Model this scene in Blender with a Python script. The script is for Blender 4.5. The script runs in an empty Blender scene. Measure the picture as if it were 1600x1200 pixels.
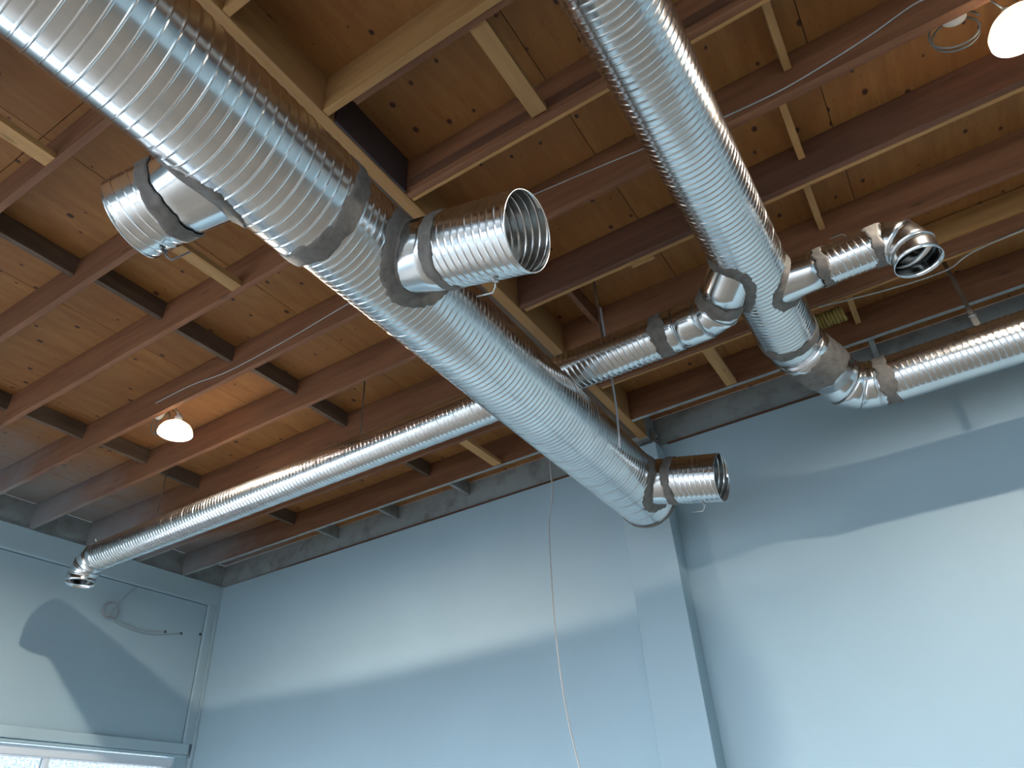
import bpy, math, random
import numpy as np
from mathutils import Matrix, Vector

random.seed(4)
rng = np.random.default_rng(4)
H = 1.55                      # eye height of the photographer; everything below is in metres
S = bpy.context.scene
COL = S.collection

# ------------------------------------------------------------------ camera
Rm = ((0.84420949, -0.33720511, -0.416657),     # columns: right / down / forward per world axis
      (0.53339041, 0.45168594, 0.71517445),
      (-0.05296237, -0.8259979, 0.56117952))
cam_d = bpy.data.cameras.new('camera')
cam = bpy.data.objects.new('camera', cam_d)
COL.objects.link(cam)
cam_d.sensor_width = 36.0
cam_d.lens = 36.0 * 1122.83 / 1600.0
cam_d.clip_start = 0.05
M3 = Matrix([[r[0], -r[1], -r[2]] for r in Rm])
cam.matrix_world = Matrix.Translation((0, 0, H)) @ M3.to_4x4()
S.camera = cam

# ------------------------------------------------------------------ world, daylight, exposure
W = bpy.data.worlds.new('sky')
S.world = W
W.use_nodes = True
bg = W.node_tree.nodes['Background']
bg.inputs[0].default_value = (0.76, 0.88, 1.0, 1)
bg.inputs[1].default_value = 10.5
S.view_settings.view_transform = 'Standard'
S.view_settings.look = 'None'
S.view_settings.gamma = 1.0
S.view_settings.use_curve_mapping = False
S.view_settings.exposure = 0.6
LAMP_E = 4300.0
LAMP_C = (1.0, 0.90, 0.77)

def portal(name, loc, rot, sx, sy):
    d = bpy.data.lights.new(name, 'AREA')
    d.shape = 'RECTANGLE'; d.size = sx; d.size_y = sy
    d.cycles.is_portal = True
    o = bpy.data.objects.new(name, d); COL.objects.link(o)
    o.location = loc; o.rotation_euler = rot
    return o
XL, XR, YB, YF = -7.684, 5.6, 5.643, -5.0
ZJ = 3.13 + H                 # underside of the joists
ZD = 3.412 + H                # underside of the plywood deck
WIN_T = 1.12 + H; WIN_B = 0.35
portal('daylight_portal_left', (XL - 0.16, 0.4, (WIN_T + WIN_B) / 2), (0, math.radians(-90), 0), WIN_T - WIN_B, 10.0)
portal('daylight_portal_front', (-1.0, YF - 0.16, (WIN_T + WIN_B) / 2), (math.radians(90), 0, 0), 11.6, WIN_T - WIN_B)

# ------------------------------------------------------------------ materials
MATS = {}
def newmat(name):
    m = bpy.data.materials.new(name); m.use_nodes = True
    nt = m.node_tree; b = nt.nodes['Principled BSDF']
    MATS[name] = m
    return m, nt, b
def N(nt, t, **kw):
    n = nt.nodes.new(t)
    for k, v in kw.items():
        setattr(n, k, v)
    return n
def ramp(nt, src, stops):
    r = N(nt, 'ShaderNodeValToRGB')
    e = r.color_ramp.elements
    while len(e) < len(stops): e.new(0.5)
    for el, (p, c) in zip(e, stops):
        el.position = p; el.color = (*c, 1) if len(c) == 3 else c
    nt.links.new(src, r.inputs[0])
    return r
def coords(nt, scale=(1, 1, 1), rnd=True):
    tc = N(nt, 'ShaderNodeTexCoord')
    mp = N(nt, 'ShaderNodeMapping')
    mp.inputs['Scale'].default_value = scale
    if rnd:
        oi = N(nt, 'ShaderNodeObjectInfo')
        mul = N(nt, 'ShaderNodeVectorMath', operation='SCALE')
        cb = N(nt, 'ShaderNodeCombineXYZ')
        for i in range(3): nt.links.new(oi.outputs['Random'], cb.inputs[i])
        nt.links.new(cb.outputs[0], mul.inputs[0]); mul.inputs['Scale'].default_value = 37.0
        ad = N(nt, 'ShaderNodeVectorMath', operation='ADD')
        nt.links.new(tc.outputs['Object'], ad.inputs[0]); nt.links.new(mul.outputs[0], ad.inputs[1])
        nt.links.new(ad.outputs[0], mp.inputs[0])
    else:
        nt.links.new(tc.outputs['Object'], mp.inputs[0])
    return mp.outputs[0]
def mix(nt, fac, a, b, blend='MIX'):
    m = N(nt, 'ShaderNodeMix', data_type='RGBA', blend_type=blend)
    for inp, v in ((m.inputs[0], fac), (m.inputs[6], a), (m.inputs[7], b)):
        if hasattr(v, 'node'): nt.links.new(v, inp)
        else: inp.default_value = v if not isinstance(v, tuple) else (*v, 1)
    return m.outputs[2]
def noise(nt, vec, scale, detail=4, rough=0.55):
    n = N(nt, 'ShaderNodeTexNoise'); n.inputs['Scale'].default_value = scale
    n.inputs['Detail'].default_value = detail; n.inputs['Roughness'].default_value = rough
    nt.links.new(vec, n.inputs['Vector']); return n.outputs[0]
def bump(nt, b, h, strength, dist=0.01):
    bp = N(nt, 'ShaderNodeBump'); bp.inputs['Strength'].default_value = strength; bp.inputs['Distance'].default_value = dist
    nt.links.new(h, bp.inputs['Height']); nt.links.new(bp.outputs[0], b.inputs['Normal'])

def overspray(nt, col):
    """grey-blue wall paint that drifted on to the timber beside the left wall"""
    g = N(nt, 'ShaderNodeNewGeometry')
    sp = N(nt, 'ShaderNodeSeparateXYZ'); nt.links.new(g.outputs['Position'], sp.inputs[0])
    nz = noise(nt, g.outputs['Position'], 3.0, 3)
    a = N(nt, 'ShaderNodeMath', operation='MULTIPLY_ADD'); nt.links.new(nz, a.inputs[0]); a.inputs[1].default_value = 1.3
    nt.links.new(sp.outputs[0], a.inputs[2])
    mr = N(nt, 'ShaderNodeMapRange', interpolation_type='SMOOTHSTEP')
    nt.links.new(a.outputs[0], mr.inputs[0])
    mr.inputs[1].default_value = -5.3; mr.inputs[2].default_value = -7.0
    mr.inputs[3].default_value = 0.0; mr.inputs[4].default_value = 0.72
    return mix(nt, mr.outputs[0], col, (0.26, 0.29, 0.31))

def wood(name, c0, c1, c2, axis='X', spray=True, knots=0.5):
    m, nt, b = newmat(name)
    sc = {'X': (1.2, 14, 14), 'Y': (14, 1.2, 14), 'Z': (14, 14, 1.2)}[axis]
    v = coords(nt, sc)
    n1 = noise(nt, v, 1.3, 6, 0.6)
    cr = ramp(nt, n1, [(0.28, c0), (0.5, c1), (0.74, c2)])
    col = cr.outputs[0]
    if knots:
        vk = coords(nt, {'X': (1.1, 4.5, 4.5), 'Y': (4.5, 1.1, 4.5), 'Z': (4.5, 4.5, 1.1)}[axis])
        vo = N(nt, 'ShaderNodeTexVoronoi'); nt.links.new(vk, vo.inputs['Vector']); vo.inputs['Scale'].default_value = 1.6
        kr = ramp(nt, vo.outputs['Distance'], [(0.05, (knots,) * 3), (0.11, (0, 0, 0))])
        col = mix(nt, kr.outputs[0], col, tuple(x * 0.25 for x in c0))
    oi = N(nt, 'ShaderNodeObjectInfo')
    hv = N(nt, 'ShaderNodeHueSaturation'); nt.links.new(col, hv.inputs['Color'])
    mr = N(nt, 'ShaderNodeMapRange'); nt.links.new(oi.outputs['Random'], mr.inputs[0])
    mr.inputs[3].default_value = 0.86; mr.inputs[4].default_value = 1.14
    nt.links.new(mr.outputs[0], hv.inputs['Value'])
    col = hv.outputs[0]
    if spray: col = overspray(nt, col)
    nt.links.new(col, b.inputs['Base Color'])
    b.inputs['Roughness'].default_value = 0.72
    bump(nt, b, n1, 0.25, 0.004)
    return m

wood('fir_joist', (0.145, 0.054, 0.021), (0.195, 0.077, 0.031), (0.25, 0.105, 0.045))
wood('dark_fir', (0.085, 0.032, 0.015), (0.115, 0.045, 0.021), (0.155, 0.063, 0.03))
wood('pale_pine', (0.33, 0.165, 0.052), (0.40, 0.205, 0.068), (0.46, 0.25, 0.088))
wood('pale_pine_beam', (0.30, 0.15, 0.05), (0.37, 0.19, 0.066), (0.43, 0.235, 0.085), axis='Y')
wood('pale_block', (0.34, 0.18, 0.062), (0.41, 0.22, 0.08), (0.47, 0.27, 0.10), axis='Y')
wood('weathered_block', (0.08, 0.05, 0.032), (0.115, 0.073, 0.046), (0.17, 0.11, 0.07), axis='Y', knots=0.2)

def plywood():
    m, nt, b = newmat('plywood')
    v = coords(nt, (10, 1.6, 10))
    n1 = noise(nt, v, 1.6, 6, 0.62)
    col = ramp(nt, n1, [(0.25, (0.25, 0.100, 0.024)), (0.5, (0.315, 0.135, 0.034)), (0.78, (0.39, 0.185, 0.053))]).outputs[0]
    nb = noise(nt, coords(nt, (1, 1, 1)), 1.1, 2)
    col = mix(nt, ramp(nt, nb, [(0.35, (0, 0, 0)), (0.7, (0.5, 0.5, 0.5))]).outputs[0], col, (0.23, 0.082, 0.022))
    vk = coords(nt, (4.2, 3.0, 0.001))
    vo = N(nt, 'ShaderNodeTexVoronoi', voronoi_dimensions='2D'); vo.inputs['Scale'].default_value = 1.25; nt.links.new(vk, vo.inputs['Vector'])
    sepc = N(nt, 'ShaderNodeSeparateColor'); nt.links.new(vo.outputs['Color'], sepc.inputs[0])
    th = N(nt, 'ShaderNodeMath', operation='MULTIPLY'); nt.links.new(sepc.outputs[0], th.inputs[0]); th.inputs[1].default_value = 0.10
    lt = N(nt, 'ShaderNodeMath', operation='SUBTRACT'); nt.links.new(th.outputs[0], lt.inputs[0]); nt.links.new(vo.outputs['Distance'], lt.inputs[1])
    kr = ramp(nt, lt.outputs[0], [(0.0, (0, 0, 0)), (0.03, (1, 1, 1))])
    col = mix(nt, kr.outputs[0], col, (0.055, 0.018, 0.008))
    # little dark pitch streaks
    vs = coords(nt, (26, 7, 0.001))
    vo2 = N(nt, 'ShaderNodeTexVoronoi', voronoi_dimensions='2D'); vo2.inputs['Scale'].default_value = 0.7; nt.links.new(vs, vo2.inputs['Vector'])
    kr2 = ramp(nt, vo2.outputs['Distance'], [(0.03, (0.45, 0.45, 0.45)), (0.08, (0, 0, 0))])
    col = mix(nt, kr2.outputs[0], col, (0.14, 0.055, 0.02))
    col = overspray(nt, col)
    nt.links.new(col, b.inputs['Base Color'])
    b.inputs['Roughness'].default_value = 0.7
    bump(nt, b, n1, 0.15, 0.003)
plywood()

def paint(name, c, rough=0.55, var=0.06, dirt=0.0):
    m, nt, b = newmat(name)
    v = coords(nt, (1, 1, 1), rnd=False)
    n1 = noise(nt, v, 1.2, 5)
    c2 = tuple(max(0, x * (1 - 2 * var)) for x in c)
    col = ramp(nt, n1, [(0.3, c2), (0.7, c)]).outputs[0]
    if dirt:
        n2 = noise(nt, v, 5.0, 5, 0.65)
        col = mix(nt, ramp(nt, n2, [(0.48, (0, 0, 0)), (0.72, (dirt,) * 3)]).outputs[0], col, (0.10, 0.065, 0.05))
    nt.links.new(col, b.inputs['Base Color']); b.inputs['Roughness'].default_value = rough
    n3 = noise(nt, v, 90.0, 2); bump(nt, b, n3, 0.05, 0.002)
    return m
paint('blue_wall_paint', (0.38, 0.51, 0.57), 0.55, 0.025)
paint('blue_trim_paint', (0.42, 0.55, 0.60), 0.4)
paint('grey_rim_paint', (0.31, 0.34, 0.335), 0.6, 0.1, 0.6)

paint('concrete', (0.30, 0.27, 0.235), 0.6, 0.15)
paint('white_frame', (0.70, 0.74, 0.78), 0.35, 0.02)
paint('asphalt', (0.22, 0.22, 0.23), 0.9)

def galv(name, base, rough, aniso=0.0):
    m, nt, b = newmat(name)
    v = coords(nt, (1, 1, 1))
    vo = N(nt, 'ShaderNodeTexVoronoi'); vo.inputs['Scale'].default_value = 38.0; nt.links.new(v, vo.inputs['Vector'])
    sp = N(nt, 'ShaderNodeSeparateColor'); nt.links.new(vo.outputs['Color'], sp.inputs[0])
    n1 = noise(nt, v, 6.0, 4)
    r1 = N(nt, 'ShaderNodeMapRange'); nt.links.new(sp.outputs[0], r1.inputs[0])
    r1.inputs[3].default_value = rough - 0.012; r1.inputs[4].default_value = rough + 0.012
    ad = N(nt, 'ShaderNodeMath', operation='MULTIPLY_ADD'); nt.links.new(n1, ad.inputs[0]); ad.inputs[1].default_value = 0.05
    nt.links.new(r1.outputs[0], ad.inputs[2])
    nt.links.new(ad.outputs[0], b.inputs['Roughness'])
    col = ramp(nt, n1, [(0.3, tuple(x * 0.88 for x in base)), (0.7, base)]).outputs[0]
    nt.links.new(col, b.inputs['Base Color'])
    b.inputs['Metallic'].default_value = 1.0
    nw = noise(nt, v, 1.6, 2)
    bump(nt, b, nw, 0.06, 0.01)
    return m
galv('galvanized_spiral', (0.80, 0.80, 0.79), 0.17)
galv('galvanized_smooth', (0.80, 0.81, 0.81), 0.14)
galv('zinc_hardware', (0.6, 0.6, 0.58), 0.28)
galv('dark_steel', (0.16, 0.16, 0.17), 0.35)

def sealant():
    m, nt, b = newmat('grey_sealant')
    v = coords(nt, (1, 1, 1))
    n1 = noise(nt, v, 22, 5, 0.65)
    col = ramp(nt, n1, [(0.3, (0.105, 0.093, 0.08)), (0.7, (0.20, 0.18, 0.158))]).outputs[0]
    nt.links.new(col, b.inputs['Base Color']); b.inputs['Roughness'].default_value = 0.62
    bump(nt, b, n1, 0.6, 0.006)
sealant()
def plain(name, c, rough=0.5, metal=0.0):
    m, nt, b = newmat(name)
    v = coords(nt); n1 = noise(nt, v, 30, 3)
    nt.links.new(ramp(nt, n1, [(0.3, tuple(x * 0.85 for x in c)), (0.7, c)]).outputs[0], b.inputs['Base Color'])
    b.inputs['Roughness'].default_value = rough; b.inputs['Metallic'].default_value = metal
plain('white_cable', (0.42, 0.42, 0.41))
plain('grey_cable', (0.35, 0.37, 0.40))
plain('black_hole', (0.02, 0.02, 0.02), 0.8)
plain('yellow_jacket', (0.22, 0.165, 0.035), 0.7)
plain('stained_board', (0.05, 0.03, 0.028), 0.7)
plain('joint_shadow', (0.10, 0.13, 0.16), 0.8)  # dark colour painted for the shadow in the left-wall trim joints
plain('porcelain', (0.75, 0.73, 0.70), 0.3)
plain('clear_plastic', (0.20, 0.20, 0.19), 0.25)

m, nt, b = newmat('lit_bulb')
b.inputs['Base Color'].default_value = (1, 0.95, 0.85, 1)
b.inputs['Emission Color'].default_value = (*LAMP_C, 1)
b.inputs['Emission Strength'].default_value = LAMP_E

m, nt, b = newmat('lamp_reflector')
out = nt.nodes['Material Output']
df = N(nt, 'ShaderNodeBsdfDiffuse'); df.inputs[0].default_value = (0.85, 0.83, 0.78, 1)
tl = N(nt, 'ShaderNodeBsdfTranslucent'); tl.inputs[0].default_value = (0.9, 0.85, 0.75, 1)
mx = N(nt, 'ShaderNodeMixShader'); mx.inputs[0].default_value = 0.45
nt.links.new(df.outputs[0], mx.inputs[1]); nt.links.new(tl.outputs[0], mx.inputs[2]); nt.links.new(mx.outputs[0], out.inputs['Surface'])

def frosted(name, c0, c1):
    m, nt, b = newmat(name)
    out = nt.nodes['Material Output']
    v = coords(nt, (1, 1, 1), rnd=False)
    n1 = noise(nt, v, 45, 5, 0.7)
    tint = ramp(nt, n1, [(0.38, c0), (0.62, c1)]).outputs[0]
    tr = N(nt, 'ShaderNodeBsdfTransparent'); nt.links.new(tint, tr.inputs[0])
    gl = N(nt, 'ShaderNodeBsdfGlossy'); gl.inputs['Roughness'].default_value = 0.15
    mx = N(nt, 'ShaderNodeMixShader'); mx.inputs[0].default_value = 0.08
    nt.links.new(tr.outputs[0], mx.inputs[1]); nt.links.new(gl.outputs[0], mx.inputs[2])
    nt.links.new(mx.outputs[0], out.inputs['Surface'])
frosted('frosted_glass', (0.22, 0.24, 0.25), (0.36, 0.375, 0.375))
frosted('clear_glass', (0.9, 0.92, 0.94), (0.96, 0.97, 0.98))

# ------------------------------------------------------------------ helpers
def link(name, verts, faces, mat, parent=None, smooth=False, loc=None, mats=None, fmat=None):
    """one mesh object; verts are world coordinates"""
    V = np.asarray(verts, float)
    base = np.array(loc if loc is not None else (0.0, 0.0, 0.0))
    me = bpy.data.meshes.new(name)
    me.from_pydata((V - base).tolist(), [], faces if isinstance(faces, list) else faces.tolist())
    for mm in (mats or [mat]):
        me.materials.append(MATS[mm])
    if fmat is not None: me.polygons.foreach_set('material_index', fmat)
    if smooth: me.polygons.foreach_set('use_smooth', [True] * len(me.polygons))
    me.update()
    o = bpy.data.objects.new(name, me); COL.objects.link(o)
    if parent is not None:
        o.parent = parent
        wp = world_loc(parent)
        o.location = base - wp
    else:
        o.location = base
    return o
def world_loc(o):
    p = np.array(o.location)
    while o.parent is not None:
        o = o.parent; p = p + np.array(o.location)
    return p
def thing(name, label, cat, loc, group=None):
    o = bpy.data.objects.new(name, None); COL.objects.link(o)
    o.empty_display_size = 0.1; o.location = loc
    return tag(o, label, cat, group)
def tag(o, label, cat, group=None):
    o['label'] = label; o['category'] = cat
    if group: o['group'] = group
    return o
def struct(o):
    o['kind'] = 'structure'; return o
BOXF = [(0, 3, 2, 1), (4, 5, 6, 7), (0, 1, 5, 4), (1, 2, 6, 5), (2, 3, 7, 6), (3, 0, 4, 7)]
def boxv(x0, x1, y0, y1, z0, z1):
    return [(x0, y0, z0), (x1, y0, z0), (x1, y1, z0), (x0, y1, z0), (x0, y0, z1), (x1, y0, z1), (x1, y1, z1), (x0, y1, z1)]
def box(name, x0, x1, y0, y1, z0, z1, mat, parent=None, bev=0.0, **kw):
    c = ((x0 + x1) / 2, (y0 + y1) / 2, z0)
    o = link(name, boxv(x0, x1, y0, y1, z0, z1), BOXF, mat, parent, loc=c, **kw)
    if bev:
        md = o.modifiers.new('bevel', 'BEVEL'); md.width = bev; md.segments = 1
    return o
def boxes(name, lst, mat, parent=None, loc=None):
    V, F = [], []
    for b in lst:
        n = len(V); V += boxv(*b); F += [tuple(i + n for i in f) for f in BOXF]
    return link(name, V, F, mat, parent, loc=loc)
def frame_of(d):
    d = np.asarray(d, float); d = d / np.linalg.norm(d)
    up = np.array([0, 0, 1.0]) if abs(d[2]) < 0.9 else np.array([0, 1.0, 0])
    u = np.cross(up, d); u /= np.linalg.norm(u)
    return d, u, np.cross(d, u)
def grid_faces(n, k, closed=True, off=0):
    f = []
    for i in range(n - 1):
        for j in range(k if closed else k - 1):
            j2 = (j + 1) % k
            f.append((off + i * k + j, off + i * k + j2, off + (i + 1) * k + j2, off + (i + 1) * k + j))
    return f

def spiral(name, p0, p1, r, parent, nang=56, pitch=0.137, ribs=4, mat='galvanized_spiral', solid=False, t_start=None, rh=0.0019, loc=None):
    """spiral lock-seam pipe: one tall lock seam and smaller stiffening ribs per turn of the helix"""
    p0 = np.array(p0, float); p1 = np.array(p1, float)
    L = np.linalg.norm(p1 - p0)
    d, u, v = frame_of(p1 - p0)
    prof = []
    for k in range(ribs):
        c = k / ribs * pitch
        h, w = (rh * 1.4, 0.0045) if k == 0 else (rh, 0.0052)
        prof += [(c - w - 0.0016, 0.0), (c - w, 0.0), (c - w * 0.5, h * 0.75), (c, h), (c + w * 0.5, h * 0.75), (c + w, 0.0), (c + w + 0.0016, 0.0)]
    turns = int(math.ceil(L / pitch)) + 2
    t, hgt = [], []
    for q in range(-2, turns):
        for a, b2 in prof:
            t.append(q * pitch + a); hgt.append(b2)
    t = np.array(t); hgt = np.array(hgt)
    th = np.arange(nang) / nang * 2 * np.pi
    # wobble: sheet metal is never perfectly true
    T = t[:, None] + pitch * (th / (2 * np.pi))[None, :]
    lo = np.zeros(nang) if t_start is None else t_start(th)
    Tc = np.clip(T, lo[None, :], L)
    Rr = r + hgt[:, None] + 0.0010 * np.sin(3 * th[None, :] + Tc * 2.1)
    P = p0 + Tc[..., None] * d + Rr[..., None] * (np.cos(th)[None, :, None] * u + np.sin(th)[None, :, None] * v)
    keep = [i for i in range(len(t)) if (Tc[i].max() - lo.min() > 1e-6) and (t[i] < L + 0.001)]
    # the helix closes on itself one pitch further on: stitch column nang-1 to column 0 one turn later
    n = len(t); k = nang; per = len(prof)
    F = []
    for i in range(n - 1):
        for j in range(k - 1):
            F.append((i * k + j, i * k + j + 1, (i + 1) * k + j + 1, (i + 1) * k + j))
        i2 = i + per
        if i2 + 1 < n:
            F.append((i * k + k - 1, i2 * k, (i2 + 1) * k, (i + 1) * k + k - 1))
    Tf = Tc.reshape(-1)
    F = [f for f in F if (max(Tf[q] for q in f) - min(Tf[q] for q in f)) > 1e-7]
    used = sorted(set(q for f in F for q in f)); mp = {q: i for i, q in enumerate(used)}
    PV = P.reshape(-1, 3)[used]
    F = [tuple(mp[q] for q in f) for f in F]
    o = link(name, PV, F, mat, parent, smooth=True, loc=tuple(p0) if loc is None else loc)
    if solid:
        md = o.modifiers.new('thickness', 'SOLIDIFY'); md.thickness = 0.003; md.offset = -1
    return o

def saddle_t(base, d, u, v, r, ax_p, ax_d, R, th):
    """distance along the tap at which each of its generators leaves the main pipe"""
    ax_d = np.asarray(ax_d) / np.linalg.norm(ax_d)
    out = []
    for a in th:
        q = np.asarray(base) + r * (math.cos(a) * u + math.sin(a) * v) - np.asarray(ax_p)
        q = q - ax_d * q.dot(ax_d); e = d - ax_d * d.dot(ax_d)
        A = e.dot(e); B = q.dot(e); C = q.dot(q) - R * R
        disc = max(B * B - A * C, 0.0)
        out.append((-B + math.sqrt(disc)) / A)
    return np.array(out)

def collar(name, base, d, r, L, ax_p, ax_d, R, parent, mat='galvanized_smooth', n=56, loc=None, flare=0.0):
    d, u, v = frame_of(d); th = np.arange(n) / n * 2 * np.pi
    t0 = saddle_t(base, d, u, v, r, ax_p, ax_d, R, th) - 0.006
    rows = []
    for f in (0.0, 0.12, 0.3, 0.6, 1.0):
        t = t0 * (1 - f) + L * f
        rr = r + flare * (1 - f) ** 2
        rows.append(np.asarray(base) + t[:, None] * d + rr * (np.cos(th)[:, None] * u + np.sin(th)[:, None] * v))
    o = link(name, np.concatenate(rows), grid_faces(5, n), mat, parent, smooth=True, loc=loc)
    md = o.modifiers.new('thickness', 'SOLIDIFY'); md.thickness = 0.0025; md.offset = -1
    return o

def saddle_seal(name, base, d, r, ax_p, ax_d, R, parent, w1=0.05, w2=0.05, n=96, loc=None, part=None):
    """trowelled sealant round the foot of a tap, up the collar and out over the main pipe"""
    d, u, v = frame_of(d); th = np.arange(n) / n * 2 * np.pi
    def nz(a, s=1.0): return sum(math.sin(k * a + ph) * am for k, ph, am in ((3, 1.1 * s, .5), (7, 2.3 * s, .3), (13, .7 * s, .25), (29, 3 * s, .2)))
    rows = []
    na = np.array([nz(a, r * 9) for a in th]); nb = np.array([nz(a, r * 17 + 2) for a in th]); nc = rng.normal(0, 1, n)
    def ring(t, rr):
        return np.asarray(base) + np.asarray(t)[:, None] * d + np.asarray(rr)[:, None] * (np.cos(th)[:, None] * u + np.sin(th)[:, None] * v)
    tj = saddle_t(base, d, u, v, r, ax_p, ax_d, R, th)
    one = np.ones(n)
    rows.append(ring(tj + w1 + 0.008 * na, one * (r + 0.0008)))
    rows.append(ring(tj + w1 - 0.004 + 0.008 * na, one * (r + 0.005)))
    rows.append(ring(tj + w1 * 0.5, r + 0.006 + 0.0012 * nc))
    rows.append(ring(tj + 0.012, r + 0.012 + 0.0012 * nc))
    axd = np.asarray(ax_d, float) / np.linalg.norm(ax_d)
    for f, h in ((0.5, 0.008), (0.92, 0.006), (1.0, 0.0005)):
        J = ring(tj, one * r) - np.asarray(ax_p)       # lay the outer edge on the surface of the main pipe
        nm = J - (J @ axd)[:, None] * axd; nm = nm / np.linalg.norm(nm, axis=1)[:, None]
        er = np.cos(th)[:, None] * u + np.sin(th)[:, None] * v
        tg = er - (er * nm).sum(1)[:, None] * nm; tg = tg / (np.linalg.norm(tg, axis=1)[:, None] + 1e-6)
        P = J + tg * (0.010 + (w2 + 0.011 * nb + 0.003 * nc) * f)[:, None]
        al = (P @ axd)[:, None] * axd
        ra = P - al
        ra = ra / np.linalg.norm(ra, axis=1)[:, None] * (R + h + 0.0012 * nc * (f < 1))[:, None]
        rows.append(np.asarray(ax_p) + al + ra)
    return link(name, np.concatenate(rows), grid_faces(len(rows), n), 'grey_sealant', parent, smooth=True, loc=loc)

def band(name, p, d, r, w, parent, n=80, slant=0.0, a0=0.0, a1=2 * math.pi, loc=None, seed=0, rough=1.0, thick=0.006):
    """a brushed-on band of duct sealant"""
    d, u, v = frame_of(d); p = np.asarray(p, float)
    full = abs(a1 - a0 - 2 * math.pi) < 1e-6
    th = a0 + np.arange(n) / (n if full else n - 1) * (a1 - a0)
    r2 = np.random.default_rng(seed + 11)
    ph = r2.uniform(0, 6, 8)
    e0 = sum(am * np.sin(k * th + ph[i]) for i, (k, am) in enumerate(((2, .006), (5, .005), (11, .004), (23, .002)))) * rough
    e1 = sum(am * np.sin(k * th + ph[i + 4]) for i, (k, am) in enumerate(((3, .006), (4, .005), (9, .004), (19, .002)))) * rough
    sl = slant * np.cos(th)
    rows = []
    for f, h in ((0, 0.0), (0.03, 0.7), (0.2, 1.0), (0.35, 0.75), (0.5, 1.05), (0.65, 0.8), (0.8, 1.0), (0.97, 0.7), (1, 0.0)):
        t = (-w / 2 + e0) * (1 - f) + (w / 2 + e1) * f + sl
        rr = r + 0.001 + thick * h + r2.normal(0, 0.0005, n) * (h > 0)
        rows.append(p + t[:, None] * d + rr[:, None] * (np.cos(th)[:, None] * u + np.sin(th)[:, None] * v))
    return link(name, np.concatenate(rows), grid_faces(len(rows), n, full), 'grey_sealant', parent, smooth=True, loc=loc)

def tube(name, pts, r, mat, parent=None, k=8, loc=None, caps=True, smooth=True):
    pts = [np.asarray(p, float) for p in pts]
    rs = r if hasattr(r, '__len__') else [r] * len(pts)
    rows = []; u = None
    for i, p in enumerate(pts):
        a = pts[max(i - 1, 0)]; b = pts[min(i + 1, len(pts) - 1)]
        d = b - a; d = d / np.linalg.norm(d)
        if u is None: _, u, _ = frame_of(d)
        u = u - d * u.dot(d); u /= np.linalg.norm(u); v = np.cross(d, u)
        th = np.arange(k) / k * 2 * np.pi
        rows.append(p + rs[i] * (np.cos(th)[:, None] * u + np.sin(th)[:, None] * v))
    V = np.concatenate(rows); F = grid_faces(len(pts), k)
    if caps: F += [tuple(range(k))[::-1], tuple((len(pts) - 1) * k + q for q in range(k))]
    return link(name, V, F, mat, parent, smooth=smooth, loc=tuple(pts[0]) if loc is None else loc)

def mitre_rings(pts, rs, n):
    """rings of a gored pipe: every joint lies in its mitre plane"""
    pts = [np.asarray(p, float) for p in pts]
    dirs = [(pts[i + 1] - pts[i]) / np.linalg.norm(pts[i + 1] - pts[i]) for i in range(len(pts) - 1)]
    rings = []; u = None
    th = np.arange(n) / n * 2 * np.pi
    for i, p in enumerate(pts):
        d = dirs[max(i - 1, 0)]
        if u is None: _, u, _ = frame_of(d)
        u = u - d * u.dot(d); u /= np.linalg.norm(u); v = np.cross(d, u)
        ring = rs[i] * (np.cos(th)[:, None] * u + np.sin(th)[:, None] * v)
        if 0 < i < len(pts) - 1:
            nrm = dirs[i - 1] + dirs[i]; nrm /= np.linalg.norm(nrm)
            ring = ring - (ring @ nrm)[:, None] * d / d.dot(nrm)
        rings.append(p + ring)
        if 0 < i < len(pts) - 1:
            d2 = dirs[i]; ax = np.cross(d, d2); s = np.linalg.norm(ax)
            if s > 1e-6:
                ax /= s; an = math.atan2(s, d.dot(d2))
                u = u * math.cos(an) + np.cross(ax, u) * math.sin(an) + ax * ax.dot(u) * (1 - math.cos(an))
    return rings
def gored(prefix, pts, rs, parent, n=56, beads=True, bead=0.0035):
    """gored elbow: each gore a sheet of its own, a raised bead where two gores lock"""
    if not hasattr(rs, '__len__'): rs = [rs] * len(pts)
    rings = mitre_rings(pts, rs, n)
    objs = []
    for i in range(len(rings) - 1):
        a, b = rings[i], rings[i + 1]
        V = np.concatenate([a, a * 0.67 + b * 0.33, a * 0.33 + b * 0.67, b])
        o = link('elbow_gore' if len(rings) > 2 else prefix, V, grid_faces(4, n), 'galvanized_smooth', parent, smooth=True, loc=tuple(a.mean(0)))
        md = o.modifiers.new('thickness', 'SOLIDIFY'); md.thickness = 0.002; md.offset = -1
        objs.append(o)
    if beads:
        for i in range(1, len(rings) - 1):
            ring_bead('gore_bead', rings[i], parent, bead)
    return objs
def ring_bead(name, ring, parent, rad, mat='galvanized_smooth', k=6):
    n = len(ring); c = ring.mean(0); V = []
    for j in range(n):
        tn = ring[(j + 1) % n] - ring[j - 1]; tn /= np.linalg.norm(tn)
        o = ring[j] - c; o /= np.linalg.norm(o)
        w = np.cross(tn, o)
        for q in range(k):
            a = q / k * 2 * math.pi
            V.append(ring[j] + rad * (math.cos(a) * o + math.sin(a) * w))
    F = []
    for j in range(n):
        for q in range(k):
            F.append((j * k + q, j * k + (q + 1) % k, ((j + 1) % n) * k + (q + 1) % k, ((j + 1) % n) * k + q))
    return link(name, V, F, mat, parent, smooth=True, loc=tuple(c))
def circle(p, d, r, n=56):
    d, u, v = frame_of(d); th = np.arange(n) / n * 2 * np.pi
    return np.asarray(p) + r * (np.cos(th)[:, None] * u + np.sin(th)[:, None] * v)
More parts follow.
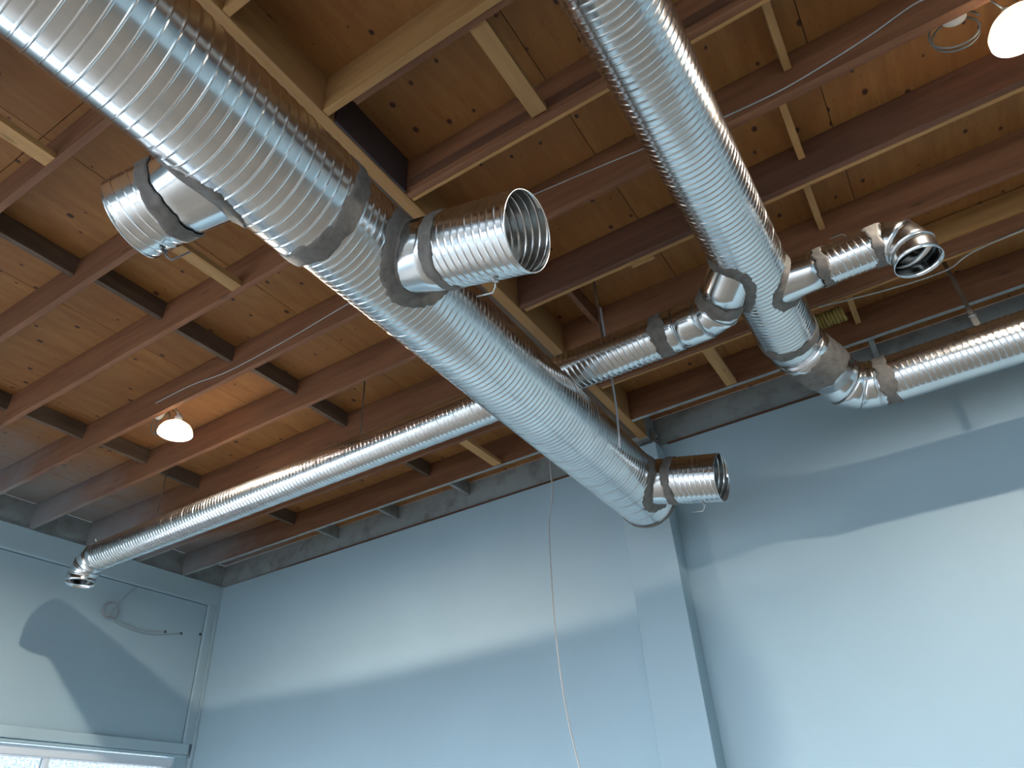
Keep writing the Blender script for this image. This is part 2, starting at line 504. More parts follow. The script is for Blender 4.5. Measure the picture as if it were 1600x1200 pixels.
def disc(name, p, d, r, mat, parent, n=48, th=0.004):
    a = circle(p, d, r, n); dd = np.asarray(d, float) / np.linalg.norm(d)
    V = np.concatenate([a, a + dd * th]); F = grid_faces(2, n) + [tuple(range(n))[::-1], tuple(range(n, 2 * n))]
    return link(name, V, F, mat, parent, loc=tuple(np.asarray(p)))
P3 = lambda x, y, z: np.array([x, y, z + H])

# ------------------------------------------------------------------ room shell
fl = struct(box('floor', XL - 0.2, XR + 0.2, YF - 0.2, YB + 0.2, -0.12, 0.0, 'concrete'))
struct(box('ground_outside', -40, 40, -40, 40, -0.25, -0.13, 'asphalt'))
struct(box('wall_back', XL - 0.2, XR + 0.2, YB, YB + 0.18, 0.0, ZJ - 0.004, 'blue_wall_paint'))
struct(box('wall_right', XR, XR + 0.18, YF, YB - 0.004, 0.0, ZD, 'blue_wall_paint'))

# left wall: solid above the window band, sill below
wl = struct(box('wall_left', XL - 0.18, XL, YF, YB - 0.004, WIN_T + 0.115, ZJ - 0.25, 'blue_wall_paint'))
box('wall_below_window', XL - 0.18, XL, YF, YB - 0.004, 0.0, WIN_B, 'blue_wall_paint', wl)
box('wall_end', XL - 0.18, XL, 5.44, YB - 0.004, WIN_B, WIN_T + 0.115, 'blue_wall_paint', wl)
box('wall_end', XL - 0.18, XL, YF, -4.6, WIN_B, WIN_T + 0.115, 'blue_wall_paint', wl)
struct(box('trim_1', XL - 0.16, XL + 0.045, YF, 5.60, ZJ - 0.25, ZJ - 0.003, 'blue_trim_paint', bev=0.004))     # header board
struct(box('trim_2', XL + 0.001, XL + 0.040, 5.495, 5.60, WIN_T + 0.235, ZJ - 0.252, 'blue_trim_paint', bev=0.003))     # corner board
struct(box('trim_3', XL + 0.001, XL + 0.055, YF, 5.56, WIN_T + 0.128, WIN_T + 0.232, 'blue_trim_paint', bev=0.006))     # window head moulding
struct(box('trim_4', XL + 0.001, XL + 0.032, YF, 5.56, WIN_T + 0.098, WIN_T + 0.126, 'blue_trim_paint', bev=0.004))
struct(box('trim_5', XL + 0.002, XL + 0.05, 5.603, YB - 0.002, 0.0, ZJ - 0.01, 'blue_trim_paint', bev=0.004))
struct(box('trim_6', XL + 0.002, XL + 0.035, YF, YB - 0.05, ZJ - 0.002, ZJ + 0.012, 'grey_rim_paint'))

struct(box('shadow_line_1', XL + 0.0005, XL + 0.003, YF, 5.494, ZJ - 0.259, ZJ - 0.2505, 'joint_shadow'))  # added dark strip: shadow line under the header board, put in as colour
struct(box('shadow_line_2', XL + 0.0005, XL + 0.003, 5.490, 5.4945, WIN_T + 0.235, ZJ - 0.26, 'joint_shadow'))  # same painted shadow line, upright beside the corner board
struct(box('shadow_line_3', XL + 0.024, XL + 0.034, 5.6005, 5.6028, WIN_T + 0.1, ZJ - 0.25, 'joint_shadow'))  # painted shadow in the gap between the two corner boards
w1 = bpy.data.objects.new('window_1', None); COL.objects.link(w1); w1.location = (XL - 0.1, 0.4, WIN_B); struct(w1)
fx0, fx1 = XL - 0.12, XL - 0.02
box('window_frame', fx0, fx1, -4.6, 5.44, WIN_T + 0.005, WIN_T + 0.095, 'white_frame', w1, bev=0.006)
box('window_frame', fx0, fx1, -4.6, 5.44, WIN_B, WIN_B + 0.06, 'white_frame', w1, bev=0.006)
ms = [5.44 - 0.07, 4.085, 2.75, 1.42, 0.09, -1.24, -2.57, -3.9, -4.6]
for y in ms:
    box('mullion', fx0 + 0.01, fx1 - 0.01, y, y + 0.05 if y < 5.3 else 5.44, WIN_B + 0.06, WIN_T + 0.005, 'white_frame', w1, bev=0.005)
for y0, y1 in zip(ms[1:], ms[:-1]):
    box('pane', XL - 0.075, XL - 0.069, y0 + 0.052, y1 - 0.002, WIN_B + 0.062, WIN_T + 0.003, 'frosted_glass' if y0 > 2.7 else 'clear_glass', w1)

# front wall behind the camera: a shop front
FX0, FX1 = -6.8, 4.8
wf = struct(box('wall_front', XL, XR, YF - 0.18, YF, WIN_T + 0.1, ZD, 'blue_wall_paint'))
box('wall_below_window', XL, XR, YF - 0.18, YF, 0.0, WIN_B, 'blue_wall_paint', wf)
box('wall_end', XL, FX0, YF - 0.18, YF, WIN_B, WIN_T + 0.1, 'blue_wall_paint', wf)
box('wall_end', FX1, XR, YF - 0.18, YF, WIN_B, WIN_T + 0.1, 'blue_wall_paint', wf)
w2 = bpy.data.objects.new('window_2', None); COL.objects.link(w2); w2.location = (-1, YF - 0.1, WIN_B); struct(w2)
box('window_frame', FX0, FX1, YF - 0.12, YF - 0.03, WIN_T + 0.005, WIN_T + 0.1, 'white_frame', w2)
box('window_frame', FX0, FX1, YF - 0.12, YF - 0.03, WIN_B, WIN_B + 0.06, 'white_frame', w2)
for i in range(8):
    x = FX0 + (FX1 - FX0 - 0.06) * i / 7
    box('mullion', x, x + 0.06, YF - 0.11, YF - 0.04, WIN_B + 0.06, WIN_T + 0.005, 'white_frame', w2)

# pilaster under the beam, rim boards
pil = struct(box('trim_7', -2.152, -1.745, YB - 0.21, YB - 0.001, 0.0, ZJ - 0.06, 'blue_wall_paint', bev=0.004))
struct(box('trim_8', XL + 0.004, -1.84, YB - 0.002, YB + 0.04, ZJ, ZD - 0.002, 'grey_rim_paint'))
struct(box('trim_9', -1.838, XR, YB - 0.002, YB + 0.04, ZJ, ZD - 0.002, 'grey_rim_paint'))
struct(box('trim_10', XL - 0.05, XL + 0.002, YF, YB + 0.05, ZJ - 0.01, ZD - 0.002, 'grey_rim_paint'))
struct(box('trim_11', XL + 0.06, -2.16, YB - 0.03, YB - 0.001, ZJ - 0.012, ZJ - 0.004, 'dark_fir'))
struct(box('trim_12', -1.70, XR, YB - 0.03, YB - 0.001, ZJ - 0.012, ZJ - 0.004, 'dark_fir'))

# ------------------------------------------------------------------ ceiling: plywood sheets and blocking
ceil = struct(box('ceiling', XL - 0.2, XR + 0.2, YF - 0.2, YB + 0.2, ZD + 0.02, ZD + 0.06, 'dark_fir'))
hx = 3.13
sx = 0.3865 * hx; x0 = 0.1055 * hx
kx = range(-7, 5)
yrows = [YF, -1.62, 0.82, 3.265, YB]
def knotted_sheet(xa, xb, ya, yb):
    g = 0.0022
    o = box('plywood_panel', xa + g, xb - g, ya + g, yb - g, ZD, ZD + 0.0185, 'plywood', ceil)
for k in range(-7, 5):
    xa, xb = x0 + k * sx, x0 + (k + 1) * sx
    xa, xb = max(xa, XL), min(xb, XR)
    if xb - xa < 0.05: continue
    for ya, yb in zip(yrows[:-1], yrows[1:]):
        knotted_sheet(xa, xb, ya, yb)

JW = 0.0385
left_c = [0.086, 0.281, 0.474, 0.660, 0.855, 1.045, 1.240, 1.428, 1.620]
right_c = [0.078, 0.268, 0.4595, 0.6645, 0.848, 1.043, 1.250, 1.418, 1.624]
left_c = [c * hx for c in left_c]; right_c = [c * hx for c in right_c]
BX0, BX1 = -1.955, -1.802
ords = ['nearest the blue back wall', 'second from the back wall', 'third from the back wall', 'fourth from the back wall',
        'fifth from the back wall', 'sixth from the back wall', 'seventh from the back wall', 'eighth from the back wall', 'ninth from the back wall']
def joist(c, xa, xb, mat, label, group, painted=False):
    x, y = (xa + xb) / 2, c
    V = boxv(xa, xb, c - JW / 2, c + JW / 2, ZJ, ZD - 0.002)
    if painted:
        o = link('ceiling_joist', V, BOXF, None, loc=(x, y, ZJ), mats=[mat, 'grey_rim_paint'], fmat=[1, 0, 0, 0, 1, 0])
    else:
        o = link('ceiling_joist', V, BOXF, mat, loc=(x, y, ZJ))
    md = o.modifiers.new('bevel', 'BEVEL'); md.width = 0.002; md.segments = 1
    return tag(o, label, 'joist', group)
LJ, RJ = [], []
lm = ['fir_joist'] * 9
for i, c in enumerate(left_c):
    k = 8 - i
    LJ.append(joist(c, XL + 0.006, BX0 - 0.003, lm[i], 'brown wooden ceiling joist left of the long beam, ' + ords[k], 'joists left of the beam', painted=(k == 0)))
rm = ['fir_joist', 'pale_pine', 'pale_pine', 'fir_joist', 'fir_joist', 'dark_fir', 'fir_joist', 'fir_joist', 'fir_joist']
for i, c in enumerate(right_c):
    k = 8 - i
    RJ.append(joist(c, BX1 + 0.003, XR - 0.006, rm[i], ('pale' if rm[i] == 'pale_pine' else 'reddish brown') + ' wooden ceiling joist right of the long beam, ' + ords[k], 'joists right of the beam', painted=(k == 0)))
# boards fixed alongside some of the joists
def sister(j, c, xa, xb, y0, y1, z0, z1, mat):
    o = box('sister_board', xa, xb, y0, y1, z0, z1, mat, j); return o
c = right_c[2]; sister(RJ[2], c, BX1 + 0.16, XR - 0.02, c + JW / 2 + 0.001, c + JW / 2 + 0.036, ZJ + 0.012, ZD - 0.003, 'fir_joist')
c = right_c[3]; sister(RJ[3], c, BX1 + 0.01, XR - 0.02, c + JW / 2 + 0.001, c + JW / 2 + 0.021, ZJ - 0.001, ZJ + 0.09, 'pale_pine')
c = right_c[3]; sister(RJ[3], c, BX1 + 0.03, XR - 0.02, c - JW / 2 - 0.010, c - JW / 2 - 0.001, ZJ + 0.045, ZJ + 0.105, 'dark_fir')
c = right_c[4]; sister(RJ[4], c, BX1 + 0.02, XR - 0.02, c + JW / 2 + 0.001, c + JW / 2 + 0.020, ZJ + 0.006, ZJ + 0.09, 'fir_joist')
c = right_c[5]; sister(RJ[5], c, BX1 + 0.02, XR - 0.02, c - JW / 2 - 0.008, c - JW / 2 - 0.001, ZJ + 0.001, ZJ + 0.147, 'dark_fir')
c = right_c[5]; sister(RJ[5], c, BX1 + 0.02, XR - 0.02, c + JW / 2 + 0.001, c + JW / 2 + 0.030, ZJ + 0.004, ZJ + 0.09, 'pale_pine')
c = right_c[7]; sister(RJ[7], c, BX1 + 0.02, XR - 0.02, c + JW / 2 + 0.001, c + JW / 2 + 0.022, ZJ - 0.001, ZJ + 0.09, 'pale_pine')
c = right_c[7]; sister(RJ[7], c, BX1 + 0.02, XR - 0.02, c - JW / 2 - 0.020, c - JW / 2 - 0.001, ZJ + 0.10, ZD - 0.01, 'pale_pine')

c = right_c[5]; box('shim', -1.006, -0.852, c + JW / 2 + 0.033, c + JW / 2 + 0.060, ZJ - 0.001, ZJ + 0.02, 'pale_pine', RJ[5])
# blocking between the joists (edge blocks high in the bay, a few flat ones low)
def edge_block(cs, i, x, mat):
    box('blocking', x - 0.019, x + 0.019, cs[i] + JW / 2 + 0.001, cs[i + 1] - JW / 2 - 0.001, ZJ + 0.142, ZD - 0.002, mat, ceil)
def flat_block(cs, i, x, mat='pale_block', ya=0.0, yb=0.0, z=0.006):
    box('blocking', x - 0.044, x + 0.044, cs[i] + JW / 2 + 0.001 + ya, cs[i + 1] - JW / 2 - 0.001 - yb, ZJ + z, ZJ + z + 0.038, mat, ceil)
lx = [-1.285, -1.285, -1.262, -1.27, -1.253, -1.262, -1.255, -1.265]
for i in range(8):
    edge_block(left_c, i, lx[i] * hx, 'weathered_block')
    edge_block(left_c, i, (-1.872 + 0.012 * math.sin(i * 2.1)) * hx, 'weathered_block')
edge_block(left_c + [YB + 0.02], 8, -1.245 * hx, 'grey_rim_paint')
edge_block(left_c + [YB + 0.02], 8, -1.834 * hx, 'grey_rim_paint')
edge_block(left_c + [YB + 0.02], 8, -1.55 * hx, 'grey_rim_paint')
for i in (0, 2, 7): flat_block(left_c, i, -1.008 * hx)
flat_block(right_c, 2, -0.298 * hx, ya=0.037, yb=0.011, z=0.02)
flat_block(right_c, 7, -0.292 * hx, ya=0.024)
rx = {3: 0.064, 4: 0.039, 5: 0.030, 6: 0.032, 7: 0.033}
for i, x in rx.items():
    edge_block([q + 0.012 for q in right_c[:i + 1]] + [right_c[i + 1] - 0.012], i, x * hx, 'pale_block')
edge_block(right_c + [YB + 0.02], 8, 0.046 * hx, 'grey_rim_paint')
edge_block([q + 0.02 for q in right_c[:6]] + [right_c[6]], 5, -0.485 * hx, 'fir_joist')

# the long beam the joists hang from
bm = thing('ceiling_beam', 'long pale timber beam running to the back wall directly above the largest duct', 'beam', (-1.88, 2.0, ZJ))
box('beam_board', -1.878, BX1, YF + 0.01, YB - 0.23, ZJ, ZD - 0.002, 'pale_pine_beam', bm, bev=0.003)
box('beam_board', BX0, -1.880, YF + 0.01, YB - 0.23, ZJ + 0.03, ZD - 0.002, 'weathered_block', bm)
box('face_board', BX1 + 0.0005, BX1 + 0.014, right_c[2] + 0.06, right_c[3] - 0.032, ZJ + 0.004, ZD - 0.004, 'stained_board', bm)
pe = box('painted_end', BX0 - 0.002, BX1 + 0.002, YB - 0.229, YB - 0.004, ZJ - 0.003, ZD - 0.002, 'grey_rim_paint', bm, bev=0.004)
pl = box('bearing_plate', -1.795, -1.765, YB - 0.16, YB - 0.03, ZJ - 0.058, ZJ + 0.10, 'zinc_hardware', bm, bev=0.003)
for z in (0.0, 0.05):
    tube('bolt', [(-1.766, YB - 0.10, ZJ + z), (-1.745, YB - 0.10, ZJ + z)], 0.012, 'dark_steel', pl, k=6, smooth=False)

# ------------------------------------------------------------------ main duct
AZ = 2.23 + H
AXf = lambda y: -1.605 - (y - 1.0) * 0.012
Ad = np.array([-0.012, 1.0, 0.0]); Ad /= np.linalg.norm(Ad)
Ap = lambda y: np.array([AXf(y), y, AZ])
R1, R2 = 0.238, 0.2215
A = thing('main_duct', 'largest spiral metal duct, crossing from upper left to the back wall with three open taps', 'duct', (AXf(2), 2.0, AZ - R1))
spiral('spiral_pipe', Ap(-1.6), Ap(1.34), R1, A, nang=72, ribs=3, rh=0.0022)
spiral('spiral_pipe', Ap(1.30), Ap(4.70), R2, A, nang=72, ribs=4, rh=0.0022)
band('sealant_band', Ap(1.335), Ad, R1 - 0.002, 0.085, A, seed=1, slant=0.02, rough=1.4)
disc('end_cap', Ap(4.70), Ad, R2 + 0.001, 'galvanized_smooth', A)
band('sealant_band', Ap(4.695), Ad, R2 + 0.002, 0.035, A, seed=2, rough=0.5)

def handle(parent, p, nrm, along, s=1.0, mat='zinc_hardware'):
    p = np.asarray(p); nrm = np.asarray(nrm) / np.linalg.norm(nrm); along = np.asarray(along) / np.linalg.norm(along)
    h = tube('damper_handle', [p - nrm * 0.004, p + nrm * 0.035 * s, p + nrm * 0.055 * s + along * 0.012 * s, p + nrm * 0.058 * s + along * 0.09 * s], 0.0035, mat, parent, k=6)
    w = np.cross(nrm, along)
    tube('wing_nut', [p + nrm * 0.008 - w * 0.016, p + nrm * 0.008 + w * 0.016], 0.006, mat, h, k=6)
    tube('wing_nut', [p + nrm * 0.014 - along * 0.012, p + nrm * 0.010 + along * 0.012], 0.004, mat, h, k=6)

def tap(main, y0, tilt, yaw, sg, L, Lc, r, R, seed, hang, hmat='zinc_hardware', flare=0.0):
    base = Ap(y0)
    t = math.radians(tilt); a = math.radians(yaw)
    d = np.array([sg * math.cos(a) * math.cos(t), sg * math.sin(a) * math.cos(t), -math.sin(t)])
    col = collar('branch_collar', base, d, r, Lc + 0.02, base, Ad, R, main, loc=tuple(base + d * R), flare=flare)
    saddle_seal('sealant', base, d, r, base, Ad, R, col, w1=0.022, w2=0.05)
    spiral('branch_pipe', base + d * Lc, base + d * L, r + 0.002, col, nang=56, pitch=0.137, ribs=4, solid=True, rh=0.0026)
    ring_bead('rolled_edge', circle(base + d * L, d, r + 0.002), col, 0.0035, 'galvanized_spiral')
    band('sealant_band', base + d * (Lc + 0.012), d, r + 0.002, 0.06, col, seed=seed, rough=0.8)
    dd, u, v = frame_of(d)
    n = math.cos(hang) * u + math.sin(hang) * v
    handle(col, base + d * (L * 0.62 + Lc * 0.38) + n * (r + 0.004), n, -dd, 1.0, hmat)
    # damper blade inside the stub
    bl = disc('damper_blade', base + d * (Lc + 0.06), d + 0.5 * n, r * 0.93, 'galvanized_smooth', col, th=0.002)
    return col
tap(A, 1.722, 17, 0, 1, 0.755, 0.36, 0.157, R2, 5, math.radians(-70))
tap(A, 4.415, 13, 0, 1, 0.645, 0.30, 0.157, R2, 6, math.radians(-75))
tap(A, 1.012, 15, 14, -1, 0.535, 0.36, 0.155, R1, 7, math.radians(-120), 'dark_steel', flare=0.012)

# ------------------------------------------------------------------ trunk duct and its branches
BZ = 2.69; RB = 0.178
Bx = -0.313
B = thing('trunk_duct', 'second large spiral duct, entering at the top centre and branching three ways near the wall', 'duct', (Bx, 2.0, BZ + H - RB))
yv = np.array([0, 1.0, 0])
spiral('spiral_pipe', P3(Bx, -1.6, BZ), P3(Bx, 3.98, BZ), RB, B, nang=60, rh=0.0026)
band('sealant_band', P3(Bx, 3.97, BZ), yv, RB, 0.08, B, seed=21, rough=1.2)
# outlet bend towards the wall run
EZ = 2.50; RE = 0.150; EY = 4.605
bend = [P3(Bx, 3.96, BZ), P3(-0.299, 4.135, 2.682), P3(-0.163, 4.455, 2.585)]
gored('x', bend, [RB - 0.003, RB - 0.006, RE + 0.006], B)
dj = bend[2] - bend[1]; dj = dj / np.linalg.norm(dj)
ring_bead('rolled_edge', circle(bend[1] + dj * 0.05, dj, RB - 0.002), B, 0.005)
band('sealant_band', bend[1] + dj * 0.19, dj, RE + 0.014, 0.20, B, seed=22, rough=1.6, thick=0.008)

# left wye tap and elbow to the long cross duct
CY = 3.399; CZ = 2.585; RC = 0.127
bax = P3(Bx, 3.0, BZ)
wb = P3(-0.275, 3.005, 2.690)
wd = P3(-0.545, 3.315, 2.592) - wb; wd /= np.linalg.norm(wd)
wc = collar('branch_collar', wb, wd, RC + 0.002, 0.415, bax, yv, RB, B, loc=tuple(wb + wd * RB))
saddle_seal('sealant', wb, wd, RC + 0.002, bax, yv, RB, wc, w1=0.020, w2=0.040)
# right tap
FZ = 2.63; FY = 3.335 * FZ / 2.57; RF = 0.105
fb = P3(Bx, FY, FZ); fd = np.array([1.0, 0, 0])
fc = collar('branch_collar', fb, fd, RF, 0.32, bax, yv, RB, B, loc=tuple(fb + fd * RB), flare=0.012)
saddle_seal('sealant', fb, fd, RF, bax, yv, RB, fc, w1=0.03, w2=0.045)

# long cross duct
C = thing('cross_duct', 'long thin spiral duct behind the largest duct, ending downturned at the left wall', 'duct', (-3.5, CY, CZ + H - RC))
e0 = wb + wd * 0.417
el = [e0, e0 + wd * 0.05, P3(-0.665, 3.390, 2.586), P3(-0.83, CY, CZ), P3(-0.90, CY, CZ)]
gored('x', el, RC, C)
band('sealant_band', e0, wd, RC, 0.075, C, seed=31)
spiral('spiral_pipe', P3(-0.885, CY, CZ), P3(-6.42, CY, CZ), RC - 0.001, C, nang=52, rh=0.0036)
band('sealant_band', P3(-0.925, CY, CZ), (1, 0, 0), RC, 0.085, C, seed=32)
OX = -6.66
eL = [P3(-6.40, CY, CZ), P3(-6.50, CY, CZ), P3(-6.60, CY, CZ - 0.05), P3(OX, CY, CZ - 0.13), P3(OX, CY, CZ - 0.205)]
gored('x', eL, RC, C, bead=0.004)
ring_bead('rolled_edge', circle(P3(OX, CY, CZ - 0.205), (0, 0, 1), RC), C, 0.003)
tube('wing_nut', [P3(-6.40, CY - 0.09, CZ + 0.10), P3(-6.40, CY - 0.11, CZ + 0.125)], 0.008, 'zinc_hardware', C, k=6)

# short right branch with the elbow outlet
F = thing('branch_duct', 'short spiral branch duct on the right ending in a downturned open elbow', 'duct', (0.2, FY, FZ + H - RF))
kf = FZ / BZ
spiral('spiral_pipe', P3(0.022, FY, FZ), P3(0.285, FY, FZ), RF + 0.001, F, nang=48, rh=0.003)
band('sealant_band', P3(0.015, FY, FZ), (1, 0, 0), RF + 0.001, 0.055, F, seed=41)
eF = [P3(0.27, FY, FZ), P3(0.32, FY, FZ), P3(0.395, FY, FZ - 0.035), P3(0.428, FY, FZ - 0.11), P3(0.430, FY, FZ - 0.195)]
gored('x', eF, [RF, RF + 0.004, RF + 0.008, RF + 0.010, RF + 0.010], F, bead=0.003)
band('sealant_band', P3(0.292, FY, FZ), (1, 0, 0), RF + 0.003, 0.065, F, seed=42)
tube('damper_handle', [P3(0.175, FY, FZ + RF), P3(0.175, FY, FZ + RF + 0.045), P3(0.16, FY, FZ + RF + 0.06), P3(0.10, FY, FZ + RF + 0.062)], 0.004, 'zinc_hardware', F, k=6)
ring_bead('rolled_edge', circle(P3(0.430, FY, FZ - 0.195), (0, 0, 1), RF + 0.010), F, 0.0025)

# wall run leaving to the right
E = thing('wall_duct', 'spiral duct with a gored elbow running off to the right along the back wall', 'duct', (1.5, EY, EZ + H - RE))
eE = [bend[2] - dj * 0.02, P3(-0.117, 4.545, 2.545), P3(-0.035, 4.598, 2.515), P3(0.055, 4.602, EZ), P3(0.14, EY, EZ)]
gored('x', eE, [RE + 0.003] * 5, E)
spiral('spiral_pipe', P3(0.12, EY, EZ), P3(XR - 0.02, EY, EZ), RE, E, nang=56, rh=0.003)
band('sealant_band', P3(0.115, EY, EZ), (1, 0, 0), RE + 0.003, 0.085, E, seed=51, rough=1.3)

# ------------------------------------------------------------------ hangers
def strap(name, label, x, y, z0, z1, w=0.022, turn=False, group='duct hangers'):
    o = thing(name, label, 'hanger', (x, y, z0 + H), group)
    box('strap', x - w / 2, x + w / 2, y - 0.0012, y + 0.0012, z0 + H, z1 + H, 'zinc_hardware', o)
    if turn:
        boxes('buckle', [(x - 0.018, x - 0.012, y - 0.006, y + 0.006, z0 + H + 0.03, z0 + H + 0.13), (x + 0.012, x + 0.018, y - 0.006, y + 0.006, z0 + H + 0.03, z0 + H + 0.13)], 'zinc_hardware', o)
        tube('bolt', [(x - 0.028, y - 0.004, z0 + H + 0.022), (x + 0.028, y - 0.004, z0 + H + 0.022)], 0.009, 'porcelain', o, k=6)
        tube('bolt', [(x - 0.022, y - 0.004, z0 + H + 0.14), (x + 0.022, y - 0.004, z0 + H + 0.14)], 0.009, 'zinc_hardware', o, k=6)
    else:
        tube('bolt', [(x, y - 0.006, z0 + H + 0.02), (x, y + 0.006, z0 + H + 0.02)], 0.008, 'zinc_hardware', o, k=6)
    return o
strap('hanger_strap', 'thin strap holding up the long cross duct just left of the largest duct', -3.31, CY, CZ + RC - 0.002, 3.41, 0.016)
strap('hanger_strap', 'thin strap holding the far left end of the cross duct below the left lamp', -5.70, CY, CZ + RC - 0.002, 3.41, 0.014)
strap('hanger_strap', 'thin strap holding the cross duct between the largest duct and the trunk duct', -1.30, CY, CZ + RC - 0.002, 3.41, 0.018)
strap('hanger_strap', 'metal strap with a buckle holding up the duct along the back wall at right', 0.718, 4.66, EZ + RE - 0.006, 3.40, 0.026, turn=True)

# ------------------------------------------------------------------ lamps with their cables
def coil(name, c, rad, r, turns, mat, parent, axis='y', spread=0.012, k=6, n=22):
    pts = []
    for i in range(turns * n + 1):
        a = i / n * 2 * math.pi
        rr = rad * (1 + 0.05 * math.sin(a * 0.37 + 1)) 
        o = (i / n - turns / 2) * spread
        q = {'y': (rr * math.cos(a), o, rr * math.sin(a)), 'x': (o, rr * math.cos(a), rr * math.sin(a)), 'z': (rr * math.cos(a), rr * math.sin(a), o)}[axis]
        pts.append(np.asarray(c) + np.array(q))
    return tube(name, pts, r, mat, parent, k=k)
def lamp(name, label, x, y, z, sx_):
    c = P3(x, y, z)
    o = thing(name, label, 'lamp', tuple(c), 'ceiling work lamps')
    def turned(nm, prof, mat, n=32, solid=0.0):
        V = [c + np.array([r_ * math.cos(2 * math.pi * j / n), r_ * math.sin(2 * math.pi * j / n), z_]) for r_, z_ in prof for j in range(n)]
        q_ = link(nm, V, grid_faces(len(prof), n), mat, o, smooth=True, loc=tuple(c))
        if solid:
            md = q_.modifiers.new('thickness', 'SOLIDIFY'); md.thickness = solid
        return q_
    turned('bulb', [(0.0005, -0.040), (0.016, -0.036), (0.028, -0.024), (0.034, -0.006), (0.034, 0.006), (0.028, 0.022), (0.018, 0.036), (0.014, 0.042)], 'lit_bulb', 20)
    turned('reflector', [(0.130, -0.044), (0.126, -0.016), (0.106, 0.018), (0.075, 0.042), (0.045, 0.053), (0.018, 0.057)], 'lamp_reflector', 36, 0.002)
    tube('lamp_holder', [c + (0, 0, 0.040), c + (0, 0, 0.06), c + (0, 0, 0.075), c + (0, 0, 0.10), c + (0, 0, 0.13)], [0.016, 0.018, 0.03, 0.03, 0.014], 'porcelain', o, k=16)
    tube('hook', [c + (0, 0, 0.12), c + (-0.02, -0.02, 0.17), c + (-0.05, -0.055, 0.20)], 0.006, 'zinc_hardware', o, k=6)
    # junction box cover on the joist face
    q = np.array([c[0] - 0.19, y + H * 0 - 0.062, ZJ + 0.075])
    jb = tube('junction_box', [q + (0, -0.02, 0), q + (0, -0.016, 0), q + (0, 0.022, 0)], [0.046, 0.052, 0.052], 'porcelain', o, k=20)
    coil('wire_guard', q + np.array([-0.02, 0.05, -0.06]), 0.10, 0.005, 2, 'clear_plastic', o, axis='y', spread=0.03)
    return o
LY, LZ = 2.79, 3.02
lamp('work_lamp', 'bright bare lamp hanging under the joists at left, above the long cross duct', -4.70, LY, LZ, 1)
lamp('work_lamp', 'bright bare lamp under the joists in the upper right corner', 1.115, LY, LZ, 1)

def cable(name, label, pts, r, mat, group=None, k=6):
    # smooth the run with a Catmull-Rom pass
    P = [np.asarray(p, float) for p in pts]; out = []
    for i in range(len(P) - 1):
        a, b, c_, d = P[max(i - 1, 0)], P[i], P[i + 1], P[min(i + 2, len(P) - 1)]
        for s in range(6):
            t = s / 6
            out.append(0.5 * ((2 * b) + (-a + c_) * t + (2 * a - 5 * b + 4 * c_ - d) * t * t + (-a + 3 * b - 3 * c_ + d) * t ** 3))
    out.append(P[-1])
    o = tube(name, out, r, mat, None, k=k)
    return tag(o, label, 'cable', group)
yl = left_c[4] - JW / 2 - 0.006; yr = right_c[4] - JW / 2 - 0.006
cable('electrical_cable', 'thin cable looping along a joist face to the left lamp', [P3(-1.97, yl, 3.33), P3(-2.5, yl, 3.27), P3(-2.94, yl, 3.236), P3(-3.35, yl, 3.203), P3(-3.95, yl, 3.185), P3(-4.40, yl, 3.235), P3(-4.84, yl, 3.24)], 0.004, 'white_cable')
cable('electrical_cable', 'thin cable along the joist between the largest duct and the trunk duct', [P3(-1.78, yr, 3.37), P3(-1.307, yr, 3.338), P3(-0.68, yr, 3.262), P3(-0.3, yr, 3.20), P3(-0.17, yr, 3.178)], 0.0035, 'white_cable')
cable('electrical_cable', 'thin cable running along a joist to the upper right lamp', [P3(-0.16, yr, 3.178), P3(0.133, yr, 3.164), P3(0.39, yr, 3.193), P3(0.58, yr, 3.228), P3(0.812, yr, 3.285), P3(0.90, yr, 3.23)], 0.0045, 'white_cable')
cable('hanging_cable', 'long thin grey cable hanging down in front of the blue back wall', [P3(-2.27, 4.4, 3.12), P3(-2.27, 4.4, 2.53), P3(-2.275, 4.4, 2.32), P3(-2.325, 4.4, 2.1), P3(-2.345, 4.4, 1.6), P3(-2.345, 4.4, 1.27), P3(-2.32, 4.4, 0.85), P3(-2.25, 4.4, 0.45), P3(-2.16, 4.4, 0.1), P3(-2.1, 4.4, -0.3)], 0.006, 'white_cable')
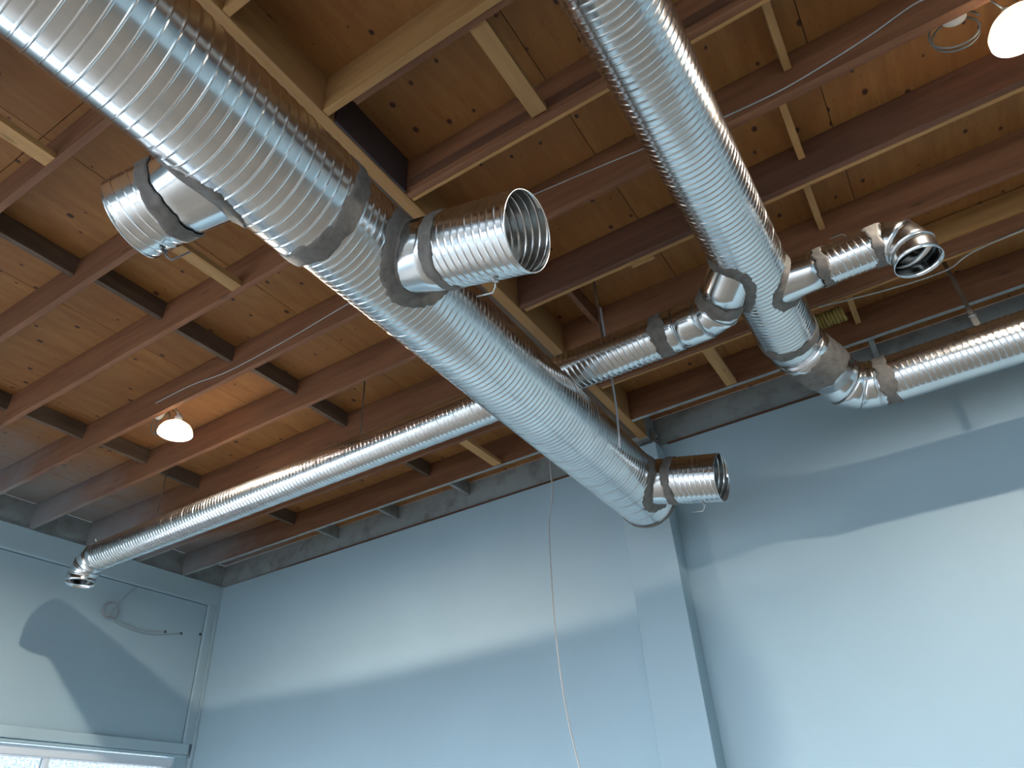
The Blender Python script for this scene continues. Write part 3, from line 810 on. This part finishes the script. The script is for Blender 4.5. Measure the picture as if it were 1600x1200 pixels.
cable('hanging_cable', 'short dark cable dangling behind the cross duct beside the beam', [P3(-1.345, 3.56, 3.12), P3(-1.345, 3.56, 2.6), P3(-1.35, 3.57, 2.3), P3(-1.37, 3.57, 2.05)], 0.007, 'grey_cable')
cable('electrical_cable', 'thin pale wire stapled under the joist second from the back wall at right', [P3(3.5, right_c[7] + 0.02, 3.118), P3(1.15, 4.44, 3.118), P3(0.69, 4.553, 3.11), P3(0.36, 4.532, 3.11), P3(0.10, 4.49, 3.115), P3(-0.1, 4.452, 3.122)], 0.005, 'white_cable')
gw = XL + 0.012
cable('wall_cable', 'thin pale wire draped in two strands across the upper left wall', [P3(gw, 4.95, 3.12), (gw, 4.55, 2.86 + H), (gw + 0.03, 4.30, 2.50 + H), (gw, 4.45, 2.46 + H), (gw, 4.72, 2.42 + H), (gw - 0.005, 5.01, 2.468 + H)], 0.0045, 'white_cable')
cable('wall_cable', 'grey wire sagging below the pale one on the upper left wall', [(gw, 4.32, 2.49 + H), (gw, 4.5, 2.415 + H), (gw, 4.85, 2.40 + H), (gw - 0.005, 5.215, 2.485 + H)], 0.0045, 'grey_cable')
cw = thing('cable_coil', 'small coil of grey wire hanging on the upper left wall', 'cable', (XL + 0.03, 4.31, 2.42 + H))
coil('coil', (XL + 0.03, 4.31, 2.545 + H), 0.085, 0.006, 3, 'grey_cable', cw, axis='x', spread=0.010)
yc = thing('yellow_coil', 'yellow ribbed coil resting on the bend of the trunk duct', 'coil', (-0.06, 4.24, 2.80 + H))
coil('coil', (-0.055, 4.24, 2.86 + H), 0.042, 0.0125, 8, 'yellow_jacket', yc, axis='x', spread=0.021, k=8, n=16)
for y, z, lab in ((5.012, 2.468, 'small dark hole in the upper left wall where the pale wire ends'), (5.218, 2.488, 'small dark hole in the left wall where the grey wire ends'), (5.47, 2.53, 'small dark hole in the left wall beside the corner trim')):
    t = tube('wall_hole', [(XL + 0.001, y, z + H), (XL + 0.004, y, z + H)], [0.016, 0.013], 'black_hole', None, k=12)
    tag(t, lab, 'hole')
